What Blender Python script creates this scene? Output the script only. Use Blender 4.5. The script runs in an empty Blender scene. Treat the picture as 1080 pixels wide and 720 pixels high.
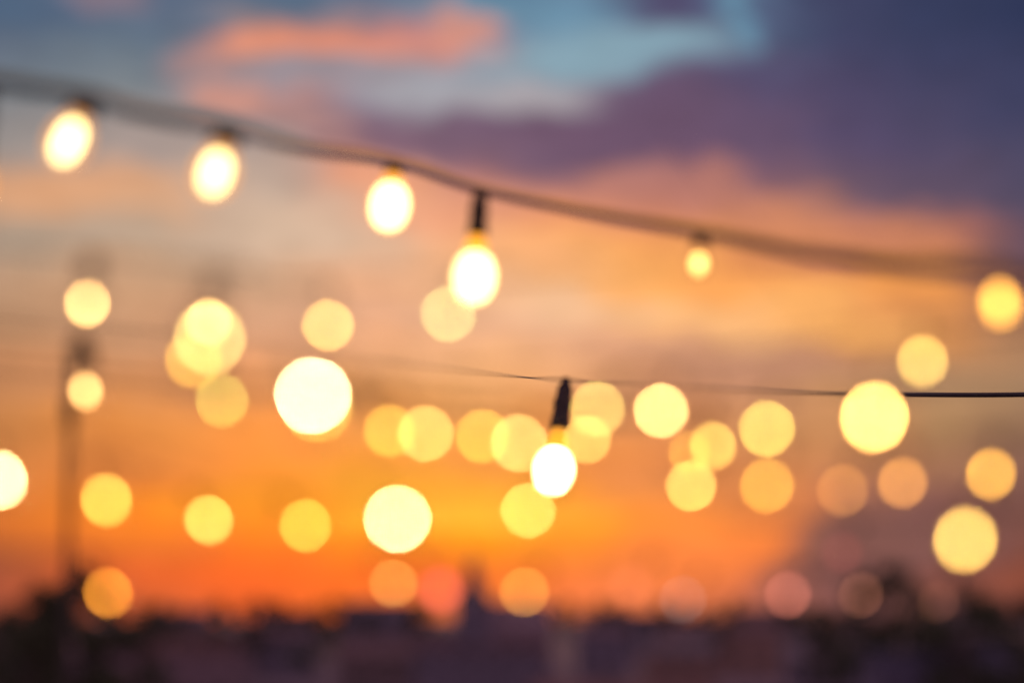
import bpy, bmesh, math, random
from mathutils import Vector, Matrix

random.seed(11)
scene = bpy.context.scene
COL = scene.collection

# ------------------------------------------------------------------ camera
F = 2550.0            # focal length in photo pixels (85 mm on a 36 mm sensor, 1080 px wide)
CX, CY = 540.0, 360.0
HORIZON = 648.0
PITCH = math.atan((HORIZON - CY) / F)
CAMZ = 16.0
SF = 4.0              # focus distance
CINF = 34.0           # blur-circle of infinity, photo pixels
cam_d = bpy.data.cameras.new('camera')
cam = bpy.data.objects.new('camera', cam_d)
COL.objects.link(cam)
cam.location = (0, 0, CAMZ)
cam.rotation_euler = (math.pi / 2 + PITCH, 0, 0)
cam_d.sensor_width = 36.0
cam_d.lens = 36.0 * F / 1080.0
cam_d.clip_start = 0.05
cam_d.clip_end = 20000
cam_d.dof.use_dof = True
cam_d.dof.focus_distance = SF
cam_d.dof.aperture_fstop = cam_d.lens / (CINF * SF / F * 1000.0)
cam_d.dof.aperture_blades = 0
scene.camera = cam
FWD = Vector((0, math.cos(PITCH), math.sin(PITCH)))
UP = Vector((0, -math.sin(PITCH), math.cos(PITCH)))
RIGHT = Vector((1, 0, 0))


def P(u, v, s):
    return Vector((0, 0, CAMZ)) + s * (FWD + RIGHT * ((u - CX) / F) + UP * ((CY - v) / F))


def blur(s):
    return CINF * abs(1 - SF / s)


# ------------------------------------------------------------------ helpers
def srgb(r, g, b):
    def f(c):
        c /= 255.0
        return c / 12.92 if c <= 0.04045 else ((c + 0.055) / 1.055) ** 2.4
    return (f(r), f(g), f(b), 1.0)


def obj(name, bm, mat, parent=None, smooth=False):
    me = bpy.data.meshes.new(name)
    bmesh.ops.recalc_face_normals(bm, faces=bm.faces)
    bm.to_mesh(me)
    bm.free()
    if smooth:
        for p in me.polygons:
            p.use_smooth = True
    me.materials.append(mat)
    o = bpy.data.objects.new(name, me)
    COL.objects.link(o)
    if parent:
        o.parent = parent
    return o


def empty(name, loc, rot=(0, 0, 0)):
    o = bpy.data.objects.new(name, None)
    o.empty_display_size = 0.05
    o.location = loc
    o.rotation_euler = rot
    COL.objects.link(o)
    return o


def tag(o, label, cat, group=None):
    o['label'] = label
    o['category'] = cat
    if group:
        o['group'] = group
    return o


def lathe(bm, prof, n=20, off=(0, 0)):
    rings = []
    for r, z in prof:
        if r < 1e-6:
            rings.append([bm.verts.new((off[0], off[1], z))])
        else:
            rings.append([bm.verts.new((off[0] + r * math.cos(2 * math.pi * k / n), off[1] + r * math.sin(2 * math.pi * k / n), z)) for k in range(n)])
    for a, b in zip(rings, rings[1:]):
        for k in range(n):
            k2 = (k + 1) % n
            if len(a) == 1 and len(b) == 1:
                continue
            if len(a) == 1:
                bm.faces.new((a[0], b[k], b[k2]))
            elif len(b) == 1:
                bm.faces.new((a[k], a[k2], b[0]))
            else:
                bm.faces.new((a[k], a[k2], b[k2], b[k]))


def tube(bm, pts, rad, n=8):
    rings = []
    for i, p in enumerate(pts):
        t = (pts[min(i + 1, len(pts) - 1)] - pts[max(i - 1, 0)]).normalized()
        a = t.cross(Vector((0, 0, 1)))
        if a.length < 1e-4:
            a = t.cross(Vector((1, 0, 0)))
        a.normalize()
        b = t.cross(a)
        r = rad[i] if isinstance(rad, (list, tuple)) else rad
        rings.append([bm.verts.new(p + (a * math.cos(2 * math.pi * k / n) + b * math.sin(2 * math.pi * k / n)) * r) for k in range(n)])
    for a, b in zip(rings, rings[1:]):
        for k in range(n):
            bm.faces.new((a[k], a[(k + 1) % n], b[(k + 1) % n], b[k]))
    bm.faces.new(rings[0][::-1])
    bm.faces.new(rings[-1])


def box(bm, x0, x1, y0, y1, z0, z1):
    v = [bm.verts.new(p) for p in ((x0, y0, z0), (x1, y0, z0), (x1, y1, z0), (x0, y1, z0), (x0, y0, z1), (x1, y0, z1), (x1, y1, z1), (x0, y1, z1))]
    for f in ((0, 3, 2, 1), (4, 5, 6, 7), (0, 1, 5, 4), (1, 2, 6, 5), (2, 3, 7, 6), (3, 0, 4, 7)):
        bm.faces.new([v[i] for i in f])


def spline(knots, n=16):
    k = [knots[0] * 2 - knots[1]] + list(knots) + [knots[-1] * 2 - knots[-2]]
    out = []
    for i in range(1, len(k) - 2):
        p0, p1, p2, p3 = k[i - 1], k[i], k[i + 1], k[i + 2]
        for j in range(n):
            t = j / n
            out.append(0.5 * ((2 * p1) + (p2 - p0) * t + (2 * p0 - 5 * p1 + 4 * p2 - p3) * t * t + (3 * p1 - p0 - 3 * p2 + p3) * t ** 3))
    out.append(k[-2])
    return out


# ------------------------------------------------------------------ materials
def new_mat(name):
    m = bpy.data.materials.new(name)
    m.use_nodes = True
    nt = m.node_tree
    nt.nodes.clear()
    return m, nt, nt.nodes.new('ShaderNodeOutputMaterial')


def mat_surface(name, c1, c2, scale=8.0, rough=0.8, bump=0.2):
    m, nt, out = new_mat(name)
    N, L = nt.nodes, nt.links
    tc = N.new('ShaderNodeTexCoord')
    no = N.new('ShaderNodeTexNoise')
    no.inputs['Scale'].default_value = scale
    no.inputs['Detail'].default_value = 6
    L.new(tc.outputs['Object'], no.inputs['Vector'])
    cr = N.new('ShaderNodeValToRGB')
    cr.color_ramp.elements[0].position = 0.35
    cr.color_ramp.elements[0].color = (*c1, 1)
    cr.color_ramp.elements[1].position = 0.65
    cr.color_ramp.elements[1].color = (*c2, 1)
    L.new(no.outputs['Fac'], cr.inputs['Fac'])
    b = N.new('ShaderNodeBsdfPrincipled')
    b.inputs['Roughness'].default_value = rough
    L.new(cr.outputs['Color'], b.inputs['Base Color'])
    bp = N.new('ShaderNodeBump')
    bp.inputs['Strength'].default_value = bump
    L.new(no.outputs['Fac'], bp.inputs['Height'])
    L.new(bp.outputs['Normal'], b.inputs['Normal'])
    L.new(b.outputs['BSDF'], out.inputs['Surface'])
    return m


def mat_emit(name, rgb):
    m, nt, out = new_mat(name)
    e = nt.nodes.new('ShaderNodeEmission')
    mx = max(rgb)
    e.inputs['Color'].default_value = (rgb[0] / mx, rgb[1] / mx, rgb[2] / mx, 1)
    e.inputs['Strength'].default_value = mx
    nt.links.new(e.outputs['Emission'], out.inputs['Surface'])
    m.cycles.emission_sampling = 'NONE'
    return m


def mat_glass(name, glow=None, alpha=0.0):
    """thin blown glass: mostly see-through, a little gloss; glow = light scattered in lit amber glass"""
    m, nt, out = new_mat(name)
    N, L = nt.nodes, nt.links
    tr = N.new('ShaderNodeBsdfTransparent')
    tr.inputs['Color'].default_value = (0.985, 0.975, 0.955, 1)
    gl = N.new('ShaderNodeBsdfGlossy')
    gl.inputs['Roughness'].default_value = 0.25
    lw = N.new('ShaderNodeLayerWeight')
    lw.inputs['Blend'].default_value = 0.05
    mx = N.new('ShaderNodeMixShader')
    L.new(lw.outputs['Fresnel'], mx.inputs['Fac'])
    L.new(tr.outputs[0], mx.inputs[1])
    L.new(gl.outputs[0], mx.inputs[2])
    last = mx
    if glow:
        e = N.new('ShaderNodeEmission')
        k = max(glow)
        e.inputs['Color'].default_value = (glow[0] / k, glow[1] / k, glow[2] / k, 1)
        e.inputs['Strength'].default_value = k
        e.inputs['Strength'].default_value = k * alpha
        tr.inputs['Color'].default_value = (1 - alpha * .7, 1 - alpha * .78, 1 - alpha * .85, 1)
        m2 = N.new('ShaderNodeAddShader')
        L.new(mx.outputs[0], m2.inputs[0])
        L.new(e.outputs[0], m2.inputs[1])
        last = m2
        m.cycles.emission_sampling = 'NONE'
    L.new(last.outputs[0], out.inputs['Surface'])
    return m


M_RUBBER = mat_surface('black_rubber', (0.018, 0.012, 0.009), (0.04, 0.028, 0.02), 60, 0.8, 0.1)
M_CABLE = mat_surface('cable_sheath', (0.015, 0.013, 0.013), (0.03, 0.026, 0.025), 40, 0.6, 0.1)
M_GLASS = mat_glass('clear_glass')
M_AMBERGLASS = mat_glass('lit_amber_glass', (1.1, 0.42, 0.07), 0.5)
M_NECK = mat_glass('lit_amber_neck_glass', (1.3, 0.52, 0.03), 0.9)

# ------------------------------------------------------------------ bulbs
WHITE = (8.0, 6.0, 2.6)
BRIGHT = (1.5, 0.82, 0.26)
YELLOW = (0.75, 0.43, 0.10)
GOLD = (0.55, 0.31, 0.035)
AMBER = (0.40, 0.19, 0.02)
DIM = (0.22, 0.09, 0.022)
FAINT = (0.10, 0.035, 0.02)
RED = (0.30, 0.05, 0.03)
BULBS = 'glowing warm bulbs on the string lights'


def tangent_tilt(u, v):
    dx, dz = u - CX, CY - v
    ax, az = -dz, dx
    if az < 0:
        ax, az = -ax, -az
    t = math.atan2(ax, az)
    lim = math.radians(40)
    return max(-lim, min(lim, t))


def bulb(key, u, v, W, H, s, T, label, tilt=None, glass=None, sock=None, glow=False, neck=False, core=None, back=0.0):
    """u,v: middle of the light in the photo; W,H: its blurred size; s: metres from the camera"""
    if s is None:
        s = SF / (1 + (math.sqrt(W * H) - 1.5) / CINF)
    c = blur(s)
    px = s / F
    cw, ch = core if core else (max(5.5, W - c), max(5.5, min(12, H - c)))
    r_ = math.hypot(u - CX, v - CY)
    if not core and r_ > 300:
        ch = max(ch, 5.5 + 0.12 * W * (r_ - 120) / 420)
    # radiance of the filament so that its blurred disc reaches T
    frac = min(1.0, (cw * ch) / (c * c)) if c > 1 else 1.0
    Lr = tuple(t / frac for t in T)
    if tilt is None:
        tilt = tangent_tilt(u, v)
    ctr = P(u, v, s)
    if glass is None:
        g = 0.40 * W * px
        glass = (g, g * min(1.2, max(1.0, H / W)))                      # half width, half height
    else:
        glass = (glass[0] * px / 2, glass[1] * px / 2)
    gw, gh = glass
    if sock is None:
        sock = (0.0033, 0.010)
    else:
        sock = (sock[0] * px / 2, sock[1] * px)
    sr, sh = sock
    nk = (neck * px) if neck else gh * 0.12
    top = gh + nk + sh                              # hanging point above the middle of the glass
    axis = Vector((math.sin(tilt), back, math.cos(tilt))).normalized()
    hang = ctr + axis * top
    root = empty('string_light_bulb', hang)
    root.rotation_mode = 'QUATERNION'
    root.rotation_quaternion = Vector((0, 0, 1)).rotation_difference(axis)
    tag(root, label, 'light bulb', BULBS)
    # socket, ribbed, with a loop that grips the cable
    bm = bmesh.new()
    lathe(bm, [(0, 0.002), (sr * .45, 0.002), (sr * .55, -sh * .08), (sr * .80, -sh * .16), (sr * .86, -sh * .38), (sr, -sh * .42), (sr, -sh * .52),
               (sr * .9, -sh * .56), (sr * .9, -sh * .72), (sr * 1.02, -sh * .78), (sr * 1.06, -sh), (sr * .9, -sh * 1.0), (0, -sh * .9)], 18)
    obj('socket', bm, M_RUBBER, root, True)
    # glass
    zc = -top
    bm = bmesh.new()
    prof = [(min(sr * .82, gw * .5), -sh * .93)]
    a0 = math.acos(min(1.0, prof[0][0] / gw)) if prof[0][0] < gw else 0.2
    n = 16
    for k in range(n + 1):
        a = (math.pi / 2 - 0.45) - (math.pi - 0.45) * k / n
        prof.append((max(0.0, gw * math.cos(a)) if k < n else 0.0, zc + gh * math.sin(a)))
    lathe(bm, prof, 24)
    obj('glass_bulb', bm, M_AMBERGLASS if glow else M_GLASS, root, True)
    if neck:
        bm = bmesh.new()
        nr = sr * 0.95
        lathe(bm, [(nr * .78, -sh * .99), (nr * .98, -sh - nk * .4), (nr * 1.18, -sh - nk * .85), (nr * 1.3, -sh - nk * 1.1), (0, -sh - nk * 1.1)], 20)
        obj('glowing_neck', bm, M_NECK, root, True)
    # glowing filament bundle
    bm = bmesh.new()
    rw, rh = cw * px / 2, ch * px / 2
    m = 14
    pts = []
    for k in range(m + 1):
        a = math.pi / 2 - math.pi * k / m
        r_ = abs(math.cos(a)) ** 0.8 * rw if 0 < k < m else 0.0
        pts.append((r_, zc + rh * math.sin(a)))
    lathe(bm, pts, 20)
    obj('filament', bm, mat_emit('filament_glow_' + key, Lr), root, True)
    return hang


hang = {}


def B(key, *a, **k):
    hang[key] = bulb(key, *a, **k)


# thick upper cable, bulbs partly in focus
B('edge', -27, 196, 60, 72, 1.93, BRIGHT, 'bulb cut by the left edge of the photo, on the thick upper cable', glass=(32, 42), core=(16, 28), sock=(18, 90), glow=True, tilt=0.1)
B('top1', 72, 149, 62, 75, 1.97, WHITE, 'white hot leaning bulb with amber rim, first full bulb from left on thick upper cable', glass=(42, 54), core=(21, 41), sock=(30, 22), glow=True)
B('top2', 227, 182, 60, 70, 2.0, WHITE, 'white hot bulb with amber rim, second from left on thick upper cable', glass=(42, 53), core=(24, 40), sock=(30, 21), glow=True, tilt=math.radians(16))
B('top3', 411, 217, 49, 66, 2.52, WHITE, 'white bulb with orange shoulder hanging tight under the middle of the upper cable', glass=(41, 55), core=(37, 48), sock=(17, 13), glow=True, neck=7, tilt=math.radians(6))
B('top4', 500, 292, 52, 66, 2.58, WHITE, 'white bulb with amber neck hanging from a long black socket on the upper cable', glass=(48, 58), core=(43, 54), sock=(20, 50), glow=True, neck=15, tilt=math.radians(4))
B('top5', 737, 278, 30, 36, 2.33, (2.3, 1.2, 0.32), 'smallest yellow light of all, tucked right under the thick upper cable', core=(11, 17), glass=(24, 32), sock=(14, 16), tilt=math.radians(5))
B('top6', 1055, 320, 56, 68, 1.70, (1.9, 0.85, 0.12), 'big golden bulb at the right edge, on the end of the thick upper cable', glass=(40, 46), core=(13, 27), sock=(12, 8))
# in focus bulb on the thin dark cable
B('focus', 584, 496, 48, 54, 3.12, tuple(x * 1.5 for x in WHITE), 'sharpest bulb, white with amber neck, under the dark socket in the middle of the photo', glass=(45, 52), core=(43, 51), sock=(20, 60), glow=True, neck=20, tilt=math.radians(8), back=0.35)
# row of pale lights on the left and centre
B('a1', 92, 320, 46, 54, None, BRIGHT, 'pale yellow light directly above the socketed bulb beside the blurred pole', sock=(20, 28))
B('a2', 220, 340, 47, 54, None, BRIGHT, 'small bright round light uppermost in the overlapping cluster at left', sock=(18, 28))
B('a3', 346, 343, 54, 57, None, YELLOW, 'pale yellow light just above the largest white light', tilt=0)
B('a4', 473, 331, 58, 62, None, (0.30, 0.34, 0.10), 'pale light half hidden behind the bulb with the long black socket')
B('b1', 90, 412, 45, 54,  1.9, tuple(x * .9 for x in BRIGHT), 'yellow light under a dark smeared socket on top of the blurred pole', core=(8, 15), sock=(26, 36))
B('b2', 204, 379, 60, 62, None, GOLD, 'dull golden light at the lower left of the overlapping cluster')
B('b3', 234, 422, 54, 60, None, (0.28, 0.28, 0.045), 'single golden light just below the overlapping cluster at left')
B('b4', 411, 454, 50, 62, None, GOLD, 'golden light partly covered on its right by its neighbour, below the largest white light', sock=(20, 40))
B('c1', 449, 457, 60, 60, None, YELLOW, 'yellow light overlapping the golden one to its left, near the centre')
B('c2', 509, 460, 54, 62, None, GOLD, 'golden light left of the overlapping pair beside the sharp white bulb')
B('c3', 547, 467, 60, 63, None, (0.7, 0.45, 0.12), 'yellow light touching the left side of the sharp white bulb')
B('c4', 619, 463, 51, 53, None, (0.6, 0.38, 0.08), 'smaller yellow light touching the right side of the sharp white bulb')
B('d1', 630, 431, 59, 60, None, (0.5, 0.38, 0.09), 'pale yellow light upper right of the dark socket of the sharp bulb')
B('d2', 697, 433, 57, 60, None, BRIGHT, 'bright yellow light standing alone right of centre below the thin cable')
B('d3', 809, 452, 58, 62, None, (0.68, 0.50, 0.09), 'yellow light, upper of the two stacked one over the other right of centre')
B('d4', 973, 381, 50, 60, None, (0.75, 0.47, 0.10), 'light yellow oval right above the sharp stretch of the thin dark cable')
B('e1', 727, 477, 42, 50, None, (0.35, 0.18, 0.02), 'dull orange light left of and behind the narrow yellow light')
B('e2', 752, 470, 44, 58, None, (0.7, 0.46, 0.08), 'narrow yellow light, upper right of the three clustered right of centre', tilt=math.radians(-6), sock=(12, 22))
B('e3', 809, 512, 56, 60, None, (0.5, 0.27, 0.03), 'golden orange light, lower of the two stacked one over the other')
B('e4', 889, 517, 51, 60, None, (0.26, 0.105, 0.02), 'dull brown orange light, third light below the bright one on the right')
B('e5', 952, 509, 49, 58, None, (0.52, 0.21, 0.04), 'peach orange oval light right of the dull brown one')
B('e6', 1045, 500, 49, 60, None, (0.85, 0.40, 0.045), 'orange yellow oval light near the right edge above the bright tilted one')
B('f0', -1, 506, 54, 68, None, (2.4, 1.7, 0.7), 'white light cut by the left edge at mid height below the cables')
B('f1', 112, 527, 51, 60, None, (0.8, 0.52, 0.08), 'leaning yellow oval beside the blurred pole above the treetops')
B('f2', 220, 548, 51, 53, None, (0.8, 0.56, 0.11), 'yellow light on orange sky second from left in the lower row')
B('f3', 322, 554, 56, 56, None, (0.5, 0.38, 0.05), 'deep golden light left of the big white one low in the sky')
B('f4', 557, 538, 59, 58, None, (0.75, 0.46, 0.10), 'yellow light directly below the sharp white bulb')
B('f5', 729, 512, 51, 58, None, (0.72, 0.50, 0.10), 'yellow light, lowest of the three clustered right of centre')
B('g1', 114, 625, 49, 58, None, (0.66, 0.23, 0.02), 'orange leaning oval on the dark skyline at lower left')
B('g2', 415, 615, 52, 52, None, (0.28, 0.14, 0.03), 'faint orange light on the skyline under the low big white light')
B('g3', 553, 624, 54, 52, None, (0.34, 0.15, 0.025), 'faint orange light on the skyline right of the dark spire')
B('g4', 831, 627, 48, 52, None, (0.22, 0.06, 0.04), 'dim reddish light on the skyline at right')
B('g5', 908, 627, 45, 52, None, FAINT, 'barely glowing brown light in front of the trees at right')
B('g6', 990, 634, 42, 50, None, tuple(x * .45 for x in FAINT), 'almost dark light at the foot of the trees at right')
B('r1', 465, 622, 61, 58, 1.62, (0.30, 0.035, 0.04), 'soft red light between the faint orange light and the dark spire', core=(15, 15))
B('r2', 665, 618, 58, 58, 1.68, (0.20, 0.05, 0.02), 'soft orange red light on the skyline right of centre', core=(15, 15))
B('r3', 720, 632, 50, 52, None, (0.045, 0.04, 0.04), 'very dim greyish light on the skyline right of centre')
B('r4', 888, 582, 52, 54, 1.75, (0.07, 0.014, 0.012), 'soft dim red light below the dull brown orange one at right', core=(12, 12))
# close lights, in front of the focus
B('n1', 221, 357, 72, 82, None, (0.62, 0.44, 0.12), 'large translucent yellow light filling the overlapping cluster at left')
B('n2', 330, 417, 81, 83, None, (1.7, 1.4, .7), 'largest white light of all, left of centre')
B('n2_ghost', 335, 428, 76, 78, None, (0.35, 0.22, 0.03), 'amber reflection of the largest white light, built as an added bulb below it')  # added bulb standing in for the internal reflection of the largest white light
B('n3', 419, 547, 73, 71, None, (1.5, 1.2, .5), 'big round white light low in the orange sky above the skyline')
B('n4', 922, 440, 70, 77, None, (2.4, 1.15, 0.27), 'big bright yellow light hanging over the thin cable at right')
B('n5', 1018, 569, 66, 72, None, (1.1, 0.64, 0.13), 'bright tilted yellow oval lowest at the right edge')


# ------------------------------------------------------------------ cables
def hk(*keys):
    return [hang[k] for k in keys]


def cable(knots, rad, label, twisted=False):
    pts = spline(knots, 18)
    if isinstance(rad, list):
        rad = [rad[min(i // 18, len(rad) - 1)] * (1 - i % 18 / 18) + rad[min(i // 18 + 1, len(rad) - 1)] * (i % 18 / 18) for i in range(len(pts))]
    bm = bmesh.new()
    if twisted:
        fine = spline(knots, 90)
        a, b = [], []
        L = 0.0
        for i, p in enumerate(fine):
            if i:
                L += (p - fine[i - 1]).length
            t = (fine[min(i + 1, len(fine) - 1)] - fine[max(i - 1, 0)]).normalized()
            s1 = t.cross(Vector((0, 0, 1))).normalized()
            s2 = t.cross(s1)
            d = s1 * math.cos(L * 2 * math.pi / 0.09) + s2 * math.sin(L * 2 * math.pi / 0.09)
            a.append(p + d * rad * .8)
            b.append(p - d * rad * .8)
        tube(bm, a, rad, 7)
        tube(bm, b, rad, 7)
    else:
        tube(bm, pts, rad, 8)
    o = obj('light_cable', bm, M_CABLE, None, True)
    return tag(o, label, 'cable', 'cables of the string lights')


def ext(a, b, k=1.0):
    return b + (b - a) * k


cable([P(-260, 38, 1.85), P(-130, 62, 1.9)] + hk('edge', 'top1') + [P(150, 119, 1.98)] + hk('top2') + [P(320, 156, 2.3)] + hk('top3', 'top4') + [P(620, 224, 2.5)] + hk('top5') + [P(850, 266, 2.15), P(950, 280, 1.98)] + hk('top6') + [P(1190, 318, 1.65), P(1350, 342, 1.6)],
      [.0058, .0058, .0057, .0056, .0054, .0052, .0048, .0044, .0043, .0046, .0050, .0056, .0060, .0062, .0062, .0062], 'thick dark cable sloping down across the upper half of the photo')
cable([P(-200, 300, 14), P(-40, 325, 12), P(130, 346, 10), P(300, 367, 8.5), P(440, 385, 7.0), P(535, 396, 4.6)] + hk('focus') + [P(650, 404, 5.0), P(740, 409, 6.5), P(850, 414, 5.0), P(960, 416, 4.15), P(1080, 416, 3.9), P(1200, 412, 3.8), P(1350, 404, 3.7)],
      [.0014] * 8 + [.0018, .0026] + [.0040] * 8, 'thin dark cable running level at right, sharp near the right edge and blurred leftwards')


def far_cable(keys, label, rad=0.0008):
    k = hk(*keys)
    e0, e1 = k[0] + Vector((-1.2, 0.3, 0.12)), k[-1] + Vector((1.2, 0.3, 0.12))
    cable([e0] + k + [e1], rad, label)


far_cable(['a1', 'a2', 'a3', 'a4'], 'faint cable carrying the pale lights between the pole and the long socket bulb')
far_cable(['b1', 'b3', 'b4'], 'faint cable from the dark smeared socket down to the golden lights near the centre')
far_cable(['b2', 'c1', 'c3', 'd1', 'd2', 'd3'], 'faint cable over the yellow lights running across the middle of the photo')
far_cable(['c2', 'c4', 'e2', 'd4'], 'faint cable over the smaller golden lights on both sides of the sharp bulb')
far_cable(['e1', 'e4', 'e5', 'e6'], 'faint cable over the dull orange lights at right')
far_cable(['f0', 'f1', 'f2', 'f3', 'f4', 'f5', 'e3', 'r4'], 'faint cable over the lower row of yellow lights')
far_cable(['g1', 'g2', 'r1', 'g3', 'r2', 'r3', 'g4', 'g5', 'g6'], 'lowest faint cable, over the dim lights along the skyline')
cable([P(-300, 200, 1.6), P(20, 280, 1.4)] + hk('n1', 'n2_ghost', 'n2', 'n3') + [P(520, 660, 1.4), P(640, 860, 1.6)], 0.0005, 'very thin close wire holding the largest lights left of centre')
cable([P(700, 120, 1.6), P(810, 270, 1.4)] + hk('n4', 'n5') + [P(1130, 640, 1.45), P(1230, 800, 1.6)], 0.0005, 'very thin close wire holding the bright yellow lights at right')

# ------------------------------------------------------------------ ground and city
M_GROUND = mat_surface('dusk_ground', (0.09, 0.07, 0.075), (0.18, 0.13, 0.14), 0.02, 0.9, 0.3)
bm = bmesh.new()
R0 = 9000
vs = []
for i in range(41):
    vs.append([bm.verts.new((-R0 + 2 * R0 * i / 40, -400 + (R0 + 400) * j / 40, 0)) for j in range(41)])
for i in range(40):
    for j in range(40):
        bm.faces.new((vs[i][j], vs[i + 1][j], vs[i + 1][j + 1], vs[i][j + 1]))
g = obj('ground', bm, M_GROUND)
g['kind'] = 'structure'

WALLS = [mat_surface('plaster_wall_%d' % i, a, b, 0.4, 0.85, 0.1) for i, (a, b) in enumerate([
    ((0.16, 0.12, 0.14), (0.24, 0.18, 0.20)), ((0.13, 0.12, 0.16), (0.2, 0.19, 0.25)), ((0.2, 0.13, 0.11), (0.3, 0.2, 0.17)), ((0.14, 0.11, 0.11), (0.2, 0.16, 0.16))])]
M_BLUEWALL = mat_surface('blue_grey_wall', (0.10, 0.10, 0.16), (0.14, 0.14, 0.22), 0.4, 0.8, 0.1)
ROOFS = [mat_surface('roof_sheet_%d' % i, a, b, 0.6, 0.8, 0.2) for i, (a, b) in enumerate([
    ((0.09, 0.06, 0.06), (0.16, 0.10, 0.10)), ((0.10, 0.085, 0.095), (0.16, 0.14, 0.15)), ((0.14, 0.08, 0.06), (0.2, 0.11, 0.09))])]
M_BLUEROOF = mat_surface('blue_roof_sheet', (0.07, 0.075, 0.12), (0.09, 0.10, 0.16), 0.5, 0.6, 0.1)
M_WIN = mat_surface('dark_window_glass', (0.02, 0.02, 0.025), (0.04, 0.04, 0.05), 2, 0.15, 0.0)


def house(x, y, w, d, h, gable, wm, rm, label, group='buildings of the dark city below the sunset', rz=0.0, wins=5):
    root = empty('building', (x, y, 0), (0, 0, rz))
    tag(root, label, 'building', group)
    bm = bmesh.new()
    box(bm, -w / 2, w / 2, -d / 2, d / 2, 0, h)
    if gable:
        a = [bm.verts.new(p) for p in ((-w / 2, -d / 2, h), (-w / 2, d / 2, h), (-w / 2, 0, h + gable))]
        b = [bm.verts.new(p) for p in ((w / 2, -d / 2, h), (w / 2, d / 2, h), (w / 2, 0, h + gable))]
        bm.faces.new(a)
        bm.faces.new(b)
    obj('wall', bm, wm, root)
    bm = bmesh.new()
    o = 0.5
    if gable:
        for sgn in (-1, 1):
            y0, z0 = sgn * (d / 2 + o), h - o * gable / (d / 2)
            q = [(-w / 2 - o, y0, z0 + .05), (w / 2 + o, y0, z0 + .05), (w / 2 + o, 0, h + gable + .05), (-w / 2 - o, 0, h + gable + .05)]
            q2 = [(a, b, c + .25) for a, b, c in q]
            v = [bm.verts.new(p) for p in q + q2]
            for f in ((0, 1, 2, 3), (4, 5, 6, 7), (0, 1, 5, 4), (1, 2, 6, 5), (2, 3, 7, 6), (3, 0, 4, 7)):
                bm.faces.new([v[i] for i in f])
    else:
        box(bm, -w / 2 - .2, w / 2 + .2, -d / 2 - .2, d / 2 + .2, h + .003, h + .3)
        for a in ((-w / 2 - .2, w / 2 + .2, -d / 2 - .2, -d / 2 + .1), (-w / 2 - .2, w / 2 + .2, d / 2 - .1, d / 2 + .2)):
            box(bm, a[0], a[1], a[2], a[3], h + .303, h + .9)
    rf = obj('roof', bm, rm, root)
    bm = bmesh.new()
    cx = w * random.uniform(-.3, .3)
    box(bm, cx - .6, cx + .6, -.8, .8, h + .31, h + (gable or 0) + 1.6)
    obj('chimney' if gable else 'roof_box', bm, wm, rf)
    nf = max(1, int(h // 3.2))
    for f in range(nf):
        for k in range(wins):
            xx = -w / 2 + w * (k + .5) / wins
            bm = bmesh.new()
            box(bm, xx - .8, xx + .8, -d / 2 - .06, -d / 2 - .003, 1.0 + f * 3.2, 2.5 + f * 3.2)
            obj('window', bm, M_WIN, root)
    return root


LAB = 'dark low building in the blurred city below the horizon'
cnt = 0
rows = [(300, 6, 8, 26, 7.0), (430, 7, 10, 30, 9.5), (620, 8, 12, 34, 12.5), (950, 9, 16, 45, 19.5)]
for (yy, n, w0, w1, hh) in rows:
    half = yy * 560 / F
    for k in range(n):
        x = -half + 2 * half * (k + .5) / n + random.uniform(-1, 1) * half / n * .4
        w = min(random.uniform(w0, w1), 2 * half / n * .86)
        h = hh * random.uniform(.75, 1.02)
        if x > half * .72 and yy == 300:
            continue
        house(x, yy + random.uniform(-25, 25), w, random.uniform(9, 14), h, random.choice([0, 0, 2.2, 3.0]), random.choice(WALLS), random.choice(ROOFS), LAB,
              rz=random.uniform(-.15, .15), wins=3 if w < 14 else 5)
        cnt += 1
house(47, 262, 18, 12, 11.2, 0, M_BLUEWALL, M_BLUEROOF, 'bluish building in the dark lower right corner', None, 0.05, 6)

# the spire that breaks the skyline
x, s = 500, 520.0
p = P(499, 640, s)
root = empty('church_tower', (p.x, p.y, 0))
tag(root, 'dark pointed tower breaking the skyline below the middle of the photo', 'tower')
bm = bmesh.new()
box(bm, -3.8, 3.8, -3.8, 3.8, 0, 18.5)
obj('wall', bm, WALLS[1], root)
bm = bmesh.new()
lathe(bm, [(0, 18.51), (5.9, 18.51), (5.9, 18.9), (3.0, 22.0), (2.4, 25.0), (.6, 28.0), (0, 28.0)], 4)
bmesh.ops.rotate(bm, verts=bm.verts, cent=(0, 0, 0), matrix=Matrix.Rotation(math.pi / 4, 3, 'Z'))
rf = obj('spire', bm, ROOFS[1], root)
bm = bmesh.new()
lathe(bm, [(0, 27.9), (.3, 27.9), (.25, 29.6), (0, 29.6)], 8)
obj('finial', bm, ROOFS[1], rf)
for zz in (11.0, 14.8):
    bm = bmesh.new()
    box(bm, -.9, .9, -3.86, -3.803, zz, zz + 2.4)
    obj('window', bm, M_WIN, root)
bm = bmesh.new()
box(bm, 3.8, 17, -3.5, 4.0, 0, 13.5)
v = [bm.verts.new(q) for q in ((3.81, -3.5, 13.5), (3.81, 4, 13.5), (3.81, .2, 18.2), (17, -3.5, 13.5), (17, 4, 13.5), (17, .2, 18.2))]
for f in ((0, 1, 2), (3, 4, 5), (0, 3, 5, 2), (1, 4, 5, 2)):
    bm.faces.new([v[i] for i in f])
obj('nave', bm, WALLS[0], root)

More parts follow.
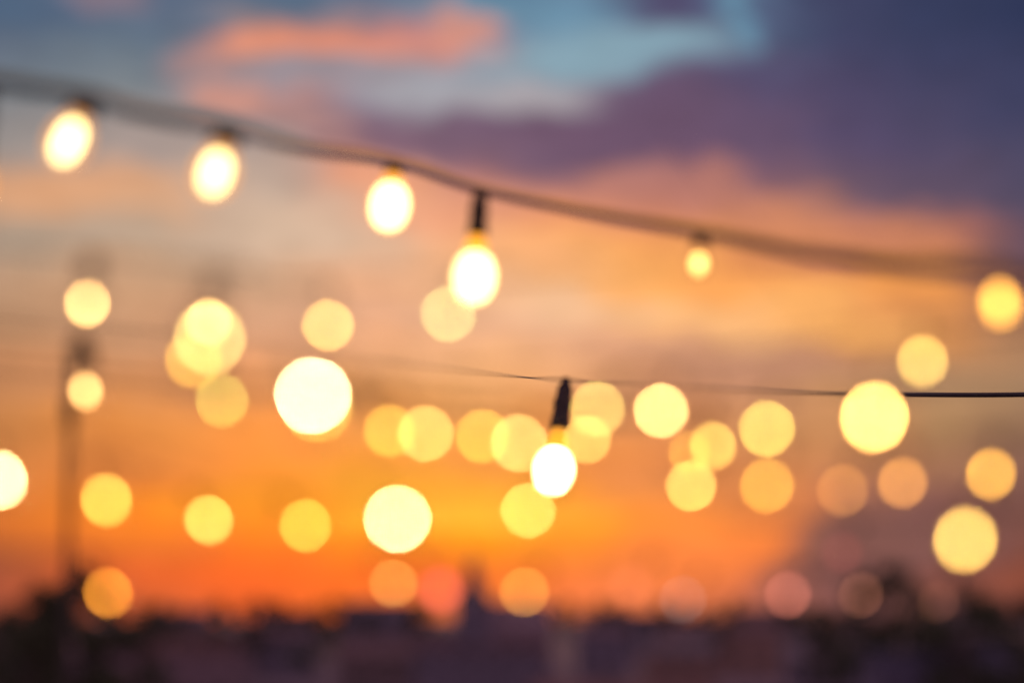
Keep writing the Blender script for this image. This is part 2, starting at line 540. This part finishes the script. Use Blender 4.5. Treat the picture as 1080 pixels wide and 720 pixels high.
# ------------------------------------------------------------------ trees
M_LEAF = mat_surface('dark_foliage', (0.03, 0.04, 0.018), (0.07, 0.09, 0.035), 0.7, 0.8, 0.0)
M_BARK = mat_surface('bark', (0.06, 0.045, 0.035), (0.11, 0.085, 0.065), 3, 0.9, 0.4)


def tree_meshes(h, spread, leaves, seed):
    rnd = random.Random(seed)
    bm = bmesh.new()
    th = h * .42
    tube(bm, [Vector((0, 0, 0)), Vector((.1, .05, th * .5)), Vector((-.1, .1, th)), Vector((0, 0, h * .8))], [h * .022, h * .017, h * .012, h * .004], 8)
    clumps = []
    for k in range(11):
        a = k * 2.4 + rnd.uniform(-.4, .4)
        z = h * rnd.uniform(.42, .92)
        r = spread * rnd.uniform(.35, 1.0) * (1.05 - abs(z / h - .6))
        e = Vector((math.cos(a) * r, math.sin(a) * r, z))
        tube(bm, [Vector((0, 0, z * .72)), e * .5 + Vector((0, 0, z * .40)), e], [h * .008, h * .005, h * .002], 6)
        clumps.append((e, spread * rnd.uniform(.22, .42)))
    clumps.append((Vector((0, 0, h * .93)), spread * .35))
    trunk = bpy.data.meshes.new('trunk')
    bm.to_mesh(trunk)
    bm.free()
    trunk.materials.append(M_BARK)
    bm = bmesh.new()
    for (c, r) in clumps:
        for _ in range(leaves // len(clumps)):
            d = Vector((rnd.gauss(0, 1), rnd.gauss(0, 1), rnd.gauss(0, .8)))
            d = d.normalized() * r * rnd.random() ** .4
            q = c + d
            sz = rnd.uniform(.25, .5) * h / 20
            ax = Vector((rnd.gauss(0, 1), rnd.gauss(0, 1), rnd.gauss(0, 1))).normalized()
            bx = ax.orthogonal().normalized()
            cx = ax.cross(bx)
            bm.faces.new([bm.verts.new(q + bx * sz), bm.verts.new(q + cx * sz * .55), bm.verts.new(q - bx * sz), bm.verts.new(q - cx * sz * .55)])
    crown = bpy.data.meshes.new('crown')
    bm.to_mesh(crown)
    bm.free()
    crown.materials.append(M_LEAF)
    return trunk, crown


PROTO = [tree_meshes(20, 5.0, 1900, 3), tree_meshes(20, 4.0, 1700, 8), tree_meshes(20, 5.6, 2000, 21)]


def tree(u, s, vtop, label, group, kind=0):
    p = P(u, 648, s)
    ztop = CAMZ + (648 - vtop) / F * s
    root = empty('tree', (p.x, p.y, 0), (0, 0, random.uniform(0, 6.28)))
    k = ztop / 20.0
    root.scale = (k, k, k)
    tag(root, label, 'tree', group)
    for nm, me in zip(('trunk', 'crown'), PROTO[kind]):
        o = bpy.data.objects.new(nm, me)
        COL.objects.link(o)
        o.parent = root


for i, (u, s, vt) in enumerate([(12, 230, 636), (38, 210, 612), (62, 240, 630), (86, 220, 594), (110, 260, 628), (150, 300, 636)]):
    tree(u, s, vt, 'dark tree in the smeared clump around the pole at left', 'trees around the pole', i % 3)
for i, (u, s, vt) in enumerate([(868, 330, 634), (905, 300, 630), (944, 260, 592), (975, 320, 630), (1018, 250, 612), (1048, 270, 628), (1085, 240, 622)]):
    tree(u, s, vt, 'dark tree in the row rising above the skyline at right', 'trees at right', (i + 1) % 3)
for i in range(22):
    u = 165 + i * 32.5 + random.uniform(-12, 12)
    if 470 < u < 530:
        continue
    tree(u, random.uniform(420, 900), random.uniform(627, 638), 'small dark treetop along the middle of the skyline', 'treetops along the skyline', i % 3)

# ------------------------------------------------------------------ pole at left and far lamps
M_STEEL = mat_surface('dark_painted_steel', (0.02, 0.016, 0.014), (0.04, 0.03, 0.026), 5, 0.85, 0.1)
s = 40.0
pt = P(76, 385, s)
root = empty('utility_pole', (pt.x, pt.y, 0))
tag(root, 'tall dark blurred pole at left rising from the treetops', 'pole')
zt = pt.z
bm = bmesh.new()
lathe(bm, [(0, 0), (.11, 0), (.075, zt * .5), (.06, zt - .02), (0, zt)], 16)
obj('shaft', bm, M_STEEL, root, True)
bm = bmesh.new()
box(bm, -.12, .12, -.12, .12, 0, .05)
obj('base_plate', bm, M_STEEL, root)
bm = bmesh.new()
box(bm, -.1, .1, -.2, -.082, zt - 1.0, zt - .55)
obj('junction_box', bm, M_STEEL, root)


# ------------------------------------------------------------------ world: dusk sky
w = bpy.data.worlds.new('World')
scene.world = w
w.use_nodes = True
nt = w.node_tree
nt.nodes.clear()
N, L = nt.nodes, nt.links


def math_(op, a, b=None, c=None, clamp=False):
    n = N.new('ShaderNodeMath')
    n.operation = op
    n.use_clamp = clamp
    for i, x in enumerate((a, b, c)):
        if x is None:
            continue
        if isinstance(x, (int, float)):
            n.inputs[i].default_value = x
        else:
            L.new(x, n.inputs[i])
    return n.outputs[0]


def smooth(x, a, b):
    n = N.new('ShaderNodeMapRange')
    n.interpolation_type = 'SMOOTHSTEP'
    L.new(x, n.inputs['Value'])
    n.inputs['From Min'].default_value = a
    n.inputs['From Max'].default_value = b
    return n.outputs['Result']


def mix(f, a, b, mode='MIX'):
    n = N.new('ShaderNodeMix')
    n.data_type = 'RGBA'
    n.blend_type = mode
    if isinstance(f, (int, float)):
        n.inputs[0].default_value = f
    else:
        L.new(f, n.inputs[0])
    for x, i in ((a, 6), (b, 7)):
        if isinstance(x, tuple):
            n.inputs[i].default_value = x
        else:
            L.new(x, n.inputs[i])
    return n.outputs[2]


tc = N.new('ShaderNodeTexCoord')
vec = tc.outputs['Generated']
sep = N.new('ShaderNodeSeparateXYZ')
L.new(vec, sep.inputs[0])
# cloud turbulence: warps the direction that the cloud bands are looked up with
mp = N.new('ShaderNodeMapping')
mp.inputs['Scale'].default_value = (14, 14, 34)
L.new(vec, mp.inputs['Vector'])
no = N.new('ShaderNodeTexNoise')
no.inputs['Scale'].default_value = 1.6
no.inputs['Detail'].default_value = 7
no.inputs['Roughness'].default_value = .55
L.new(mp.outputs[0], no.inputs['Vector'])
sc = N.new('ShaderNodeSeparateColor')
L.new(no.outputs['Color'], sc.inputs[0])
az = math_('ARCTAN2', sep.outputs[0], sep.outputs[1])
el = math_('ARCSINE', sep.outputs[2])
az = math_('ADD', az, math_('MULTIPLY', math_('SUBTRACT', sc.outputs[0], .5), .05))
el = math_('ADD', el, math_('MULTIPLY', math_('SUBTRACT', sc.outputs[1], .5), math_('MULTIPLY', smooth(el, 0.0, 0.09), .03)))


def el_of(v):
    return PITCH + math.atan((CY - v) / F)


EL0, EL1 = -0.03, 0.45
fac = math_('DIVIDE', math_('SUBTRACT', el, EL0), EL1 - EL0, clamp=True)

COLS = {
    -60: [(645, 120, 63, 59), (600, 120, 64, 58), (550, 196, 100, 48), (500, 198, 118, 64), (450, 196, 126, 74), (400, 186, 128, 90), (350, 176, 132, 100), (300, 186, 148, 120), (250, 165, 148, 132), (205, 205, 152, 115), (170, 150, 142, 138), (120, 118, 125, 132), (50, 82, 98, 120), (0, 70, 95, 122)],
    150: [(645, 200, 86, 54), (600, 216, 92, 50), (550, 250, 130, 38), (525, 245, 130, 42), (500, 230, 130, 64), (450, 224, 138, 70), (400, 214, 143, 94), (350, 204, 150, 114), (300, 208, 162, 126), (250, 185, 162, 142), (208, 215, 162, 125), (180, 170, 152, 145), (140, 160, 146, 142), (100, 122, 130, 136), (50, 92, 112, 130), (0, 84, 102, 128)],
    270: [(645, 232, 92, 50), (610, 250, 98, 45), (570, 255, 118, 38), (545, 255, 145, 40), (520, 255, 152, 45), (490, 248, 142, 62), (450, 248, 148, 68), (400, 234, 154, 98), (350, 226, 166, 130), (300, 218, 172, 138), (250, 200, 172, 150), (200, 192, 167, 150), (150, 165, 148, 145), (120, 150, 140, 145), (98, 205, 142, 128), (75, 135, 135, 145), (48, 226, 140, 112), (25, 140, 125, 130), (5, 76, 104, 130)],
    390: [(645, 238, 103, 48), (610, 255, 112, 42), (570, 255, 138, 35), (545, 255, 165, 38), (520, 255, 168, 50), (480, 252, 155, 62), (440, 248, 158, 80), (400, 236, 165, 110), (350, 236, 172, 132), (300, 238, 176, 136), (250, 212, 178, 152), (215, 214, 165, 140), (190, 222, 152, 120), (165, 190, 130, 120), (135, 138, 104, 122), (105, 140, 132, 148), (75, 150, 140, 150), (45, 222, 142, 118), (18, 150, 125, 132), (0, 74, 106, 134)],
    500: [(645, 226, 106, 55), (610, 245, 118, 50), (570, 255, 150, 30), (540, 255, 182, 55), (515, 255, 168, 55), (480, 252, 158, 70), (440, 246, 166, 95), (400, 240, 172, 115), (350, 238, 178, 138), (300, 238, 180, 138), (260, 238, 168, 120), (225, 225, 150, 118), (190, 175, 115, 112), (160, 115, 86, 110), (135, 118, 100, 122), (105, 152, 152, 164), (80, 125, 142, 160), (48, 215, 140, 125), (20, 120, 118, 138), (0, 72, 112, 142)],
    600: [(645, 222, 110, 69), (610, 245, 120, 66), (570, 255, 142, 45), (545, 255, 155, 48), (500, 245, 145, 70), (440, 240, 155, 88), (400, 238, 168, 115), (350, 234, 178, 140), (300, 236, 180, 135), (255, 245, 168, 105), (225, 235, 150, 105), (200, 180, 118, 110), (170, 118, 86, 108), (130, 104, 80, 108), (110, 120, 110, 130), (85, 150, 155, 166), (50, 120, 145, 164), (10, 105, 142, 168), (0, 98, 136, 164)],
    700: [(645, 216, 111, 74), (605, 246, 124, 70), (570, 252, 132, 62), (540, 248, 140, 60), (500, 228, 138, 80), (450, 222, 140, 88), (400, 212, 146, 110), (360, 228, 165, 122), (300, 252, 172, 100), (255, 240, 155, 92), (225, 205, 128, 98), (195, 140, 94, 105), (150, 98, 74, 104), (100, 92, 76, 106), (65, 95, 100, 128), (40, 96, 108, 136), (15, 84, 84, 116), (0, 70, 68, 104)],
    800: [(645, 181, 98, 80), (610, 215, 110, 76), (575, 248, 128, 62), (540, 232, 130, 70), (500, 212, 132, 82), (450, 210, 142, 94), (400, 198, 140, 110), (365, 208, 152, 118), (310, 248, 162, 90), (270, 232, 146, 88), (235, 196, 124, 98), (205, 140, 96, 105), (170, 96, 76, 106), (100, 76, 70, 106), (50, 78, 80, 112), (15, 78, 92, 124), (0, 76, 96, 128)],
    900: [(645, 105, 69, 77), (600, 112, 74, 78), (560, 118, 78, 82), (530, 145, 92, 82), (490, 200, 130, 88), (450, 206, 142, 94), (400, 186, 138, 102), (350, 232, 150, 86), (310, 246, 160, 82), (270, 214, 134, 90), (245, 190, 118, 98), (215, 105, 82, 102), (160, 78, 68, 104), (80, 62, 62, 98), (0, 52, 60, 95)],
    990: [(645, 99, 64, 70), (600, 108, 70, 74), (560, 112, 74, 80), (520, 124, 80, 80), (490, 158, 110, 86), (450, 172, 130, 92), (400, 174, 134, 102), (350, 212, 140, 86), (310, 238, 152, 78), (275, 205, 128, 88), (250, 170, 105, 95), (225, 90, 74, 98), (150, 70, 66, 100), (80, 52, 58, 94), (0, 42, 54, 90)],
    1110: [(645, 113, 61, 58), (600, 126, 68, 62), (560, 108, 68, 70), (500, 118, 82, 80), (450, 146, 110, 86), (400, 164, 130, 102), (350, 172, 122, 90), (310, 160, 102, 88), (280, 95, 72, 92), (220, 76, 70, 98), (120, 52, 58, 94), (40, 38, 50, 86), (0, 32, 46, 82)],
}


CLOUDS = [
    # violet bank
    (470, 150, 200, 30, -8, (112, 88, 112), .7), (640, 130, 170, 45, -4, (100, 76, 106), .7),
    # pale blue gap and streaks
    (500, 100, 120, 24, -4, (164, 164, 172), .85), (560, 112, 70, 18, 4, (170, 164, 170), .7), (640, 56, 130, 26, 5, (130, 164, 180), .9), (560, 12, 110, 14, 0, (100, 142, 166), .7),
    (792, 16, 17, 38, 0, (98, 142, 168), .85), (700, 5, 50, 22, 0, (72, 68, 104), .6),
    # lit orange streak
    (225, 54, 48, 16, 10, (196, 136, 124), .7), (275, 45, 50, 15, 4, (234, 146, 112), .8), (345, 46, 60, 17, -6, (232, 142, 112), .85), (425, 42, 60, 13, 4, (206, 134, 124), .7), (495, 32, 42, 14, 6, (226, 150, 128), .8), (310, 82, 110, 12, 4, (150, 140, 150), .7), (150, 40, 70, 26, 0, (94, 112, 132), .6),
    (90, 6, 40, 14, 0, (140, 118, 130), .7),
    # puffs under the bank
    (240, 105, 34, 22, 0, (214, 148, 130), .8), (300, 125, 60, 16, -10, (190, 140, 130), .6),
    (60, 206, 120, 20, 0, (226, 164, 120), .6), (395, 185, 60, 26, -10, (230, 156, 122), .7), (440, 225, 70, 30, -15, (244, 168, 128), .6),
    (660, 195, 50, 28, 0, (190, 124, 110), .7), (760, 205, 46, 30, -10, (196, 126, 108), .7), (850, 240, 70, 26, -12, (216, 138, 98), .6), (955, 252, 50, 22, -5, (206, 130, 96), .7),
    (690, 290, 150, 26, -6, (255, 176, 96), .5), (830, 300, 110, 22, -4, (250, 158, 82), .5),
    # violet smudges inside the glow
    (860, 285, 60, 13, -6, (190, 118, 96), .65), (740, 338, 130, 18, -6, (255, 190, 126), .75), (880, 336, 100, 24, -8, (255, 180, 104), .8), (790, 386, 130, 15, -4, (196, 138, 112), .8), (640, 366, 80, 12, 0, (224, 164, 130), .7), (590, 330, 60, 22, 0, (246, 194, 152), .6), (310, 235, 70, 26, 0, (220, 188, 162), .5), (450, 335, 140, 12, -4, (216, 164, 136), .6), (960, 330, 60, 12, -4, (216, 138, 84), .5), (560, 270, 70, 14, -8, (250, 176, 122), .6), (620, 320, 90, 12, -4, (240, 190, 150), .6),
    (190, 300, 160, 10, -4, (190, 150, 122), .5), (150, 400, 160, 14, -4, (206, 138, 94), .4), (590, 480, 150, 18, 0, (240, 140, 72), .5), (700, 500, 90, 16, 0, (226, 134, 80), .5),
    # bright band over the horizon, and dark cloud lower right
    (470, 540, 130, 16, 0, (255, 186, 56), .7), (250, 530, 120, 12, 0, (255, 150, 42), .6), (330, 605, 200, 16, 0, (255, 100, 42), .5),
    (930, 590, 110, 46, 8, (108, 74, 80), .8), (850, 615, 80, 24, 15, (122, 80, 86), .6), (1060, 610, 60, 18, 0, (140, 72, 62), .6), (720, 590, 70, 24, 0, (252, 130, 68), .6),
]


def column(stops, end):
    r = N.new('ShaderNodeValToRGB')
    cr = r.color_ramp
    L.new(fac, r.inputs['Fac'])
    data = [((0.0), srgb(55, 38, 50)), ((el_of(668) - EL0) / (EL1 - EL0), srgb(*[int(c * .7) for c in stops[0][1:]]))]
    data += [((el_of(v) - EL0) / (EL1 - EL0), srgb(a, b, c)) for v, a, b, c in stops]
    data += [((0.20 - EL0) / (EL1 - EL0) + .08, srgb(*end)), (1.0, srgb(124, 108, 140))]
    cr.elements[0].position, cr.elements[0].color = data[0]
    cr.elements[1].position, cr.elements[1].color = data[-1]
    for p, c in data[1:-1]:
        e = cr.elements.new(p)
        e.color = c
    return r.outputs['Color']


us = sorted(COLS)
cur = column(COLS[us[0]], COLS[us[0]][-1][1:])
for a, b in zip(us, us[1:]):
    nxt = column(COLS[b], COLS[b][-1][1:])
    cur = mix(smooth(az, math.atan((a - CX) / F), math.atan((b - CX) / F)), cur, nxt)


def cloud(cur, u, v, ru, rv, rot, rgb, alpha=1.0, soft=.5):
    x = math_('SUBTRACT', az, math.atan((u - CX) / F))
    y = math_('SUBTRACT', el, el_of(v))
    c, s_ = math.cos(math.radians(rot)), math.sin(math.radians(rot))
    p = math_('DIVIDE', math_('ADD', math_('MULTIPLY', x, c), math_('MULTIPLY', y, s_)), ru / F)
    q = math_('DIVIDE', math_('SUBTRACT', math_('MULTIPLY', y, c), math_('MULTIPLY', x, s_)), rv / F)
    d = math_('SQRT', math_('ADD', math_('MULTIPLY', p, p), math_('MULTIPLY', q, q)))
    return mix(math_('MULTIPLY', smooth(d, 1.0 + soft, 1.0 - soft), alpha), cur, srgb(*rgb))


for c_ in CLOUDS:
    cur = cloud(cur, *c_)
# the sky behind the photographer: plain violet dusk
cur = mix(smooth(sep.outputs[1], .2, .85), srgb(178, 138, 160), cur)
# fine wisps
n2 = N.new('ShaderNodeTexNoise')
n2.inputs['Scale'].default_value = 5.0
n2.inputs['Detail'].default_value = 6
L.new(mp.outputs[0], n2.inputs['Vector'])
wisp = math_('ADD', math_('MULTIPLY', math_('SUBTRACT', n2.outputs['Fac'], .5), .5), 1.0)
cmb = N.new('ShaderNodeCombineColor')
for i in range(3):
    L.new(wisp, cmb.inputs[i])
cur = mix(1.0, cur, cmb.outputs[0], 'MULTIPLY')
SUN_EL, SUN_AZ = math.radians(1.5), math.radians(-1.5)
sky = N.new('ShaderNodeTexSky')
sky.sky_type = 'NISHITA'
sky.sun_disc = False
sky.sun_elevation = SUN_EL
sky.sun_rotation = SUN_AZ
skyc = mix(1.0, sky.outputs['Color'], (0.004, 0.004, 0.004, 1), 'MULTIPLY')
tot = mix(1.0, cur, skyc, 'ADD')
bg = N.new('ShaderNodeBackground')
bg.inputs['Strength'].default_value = 1.0
L.new(tot, bg.inputs['Color'])
wo = N.new('ShaderNodeOutputWorld')
L.new(bg.outputs[0], wo.inputs['Surface'])

sun_d = bpy.data.lights.new('sun', 'SUN')
sun_d.energy = 0.35
sun_d.angle = math.radians(2.0)
sun_d.color = (1.0, 0.55, 0.28)
sun = bpy.data.objects.new('sun', sun_d)
COL.objects.link(sun)
sdir = Vector((math.sin(SUN_AZ) * math.cos(SUN_EL), math.cos(SUN_AZ) * math.cos(SUN_EL), math.sin(SUN_EL)))
sun.rotation_euler = (-sdir).to_track_quat('-Z', 'Y').to_euler()
sun.location = (0, 50, 40)

# ------------------------------------------------------------------ render settings
scene.view_settings.view_transform = 'Standard'
scene.view_settings.look = 'None'
scene.view_settings.exposure = 0
scene.view_settings.gamma = 1
scene.render.engine = 'CYCLES'
cy = scene.cycles
cy.use_adaptive_sampling = False
cy.use_denoising = True
cy.denoiser = 'OPENIMAGEDENOISE'
cy.denoising_input_passes = 'RGB'
cy.max_bounces = 6
cy.transparent_max_bounces = 24
cy.sample_clamp_indirect = 1.0
cy.sample_clamp_direct = 0.0
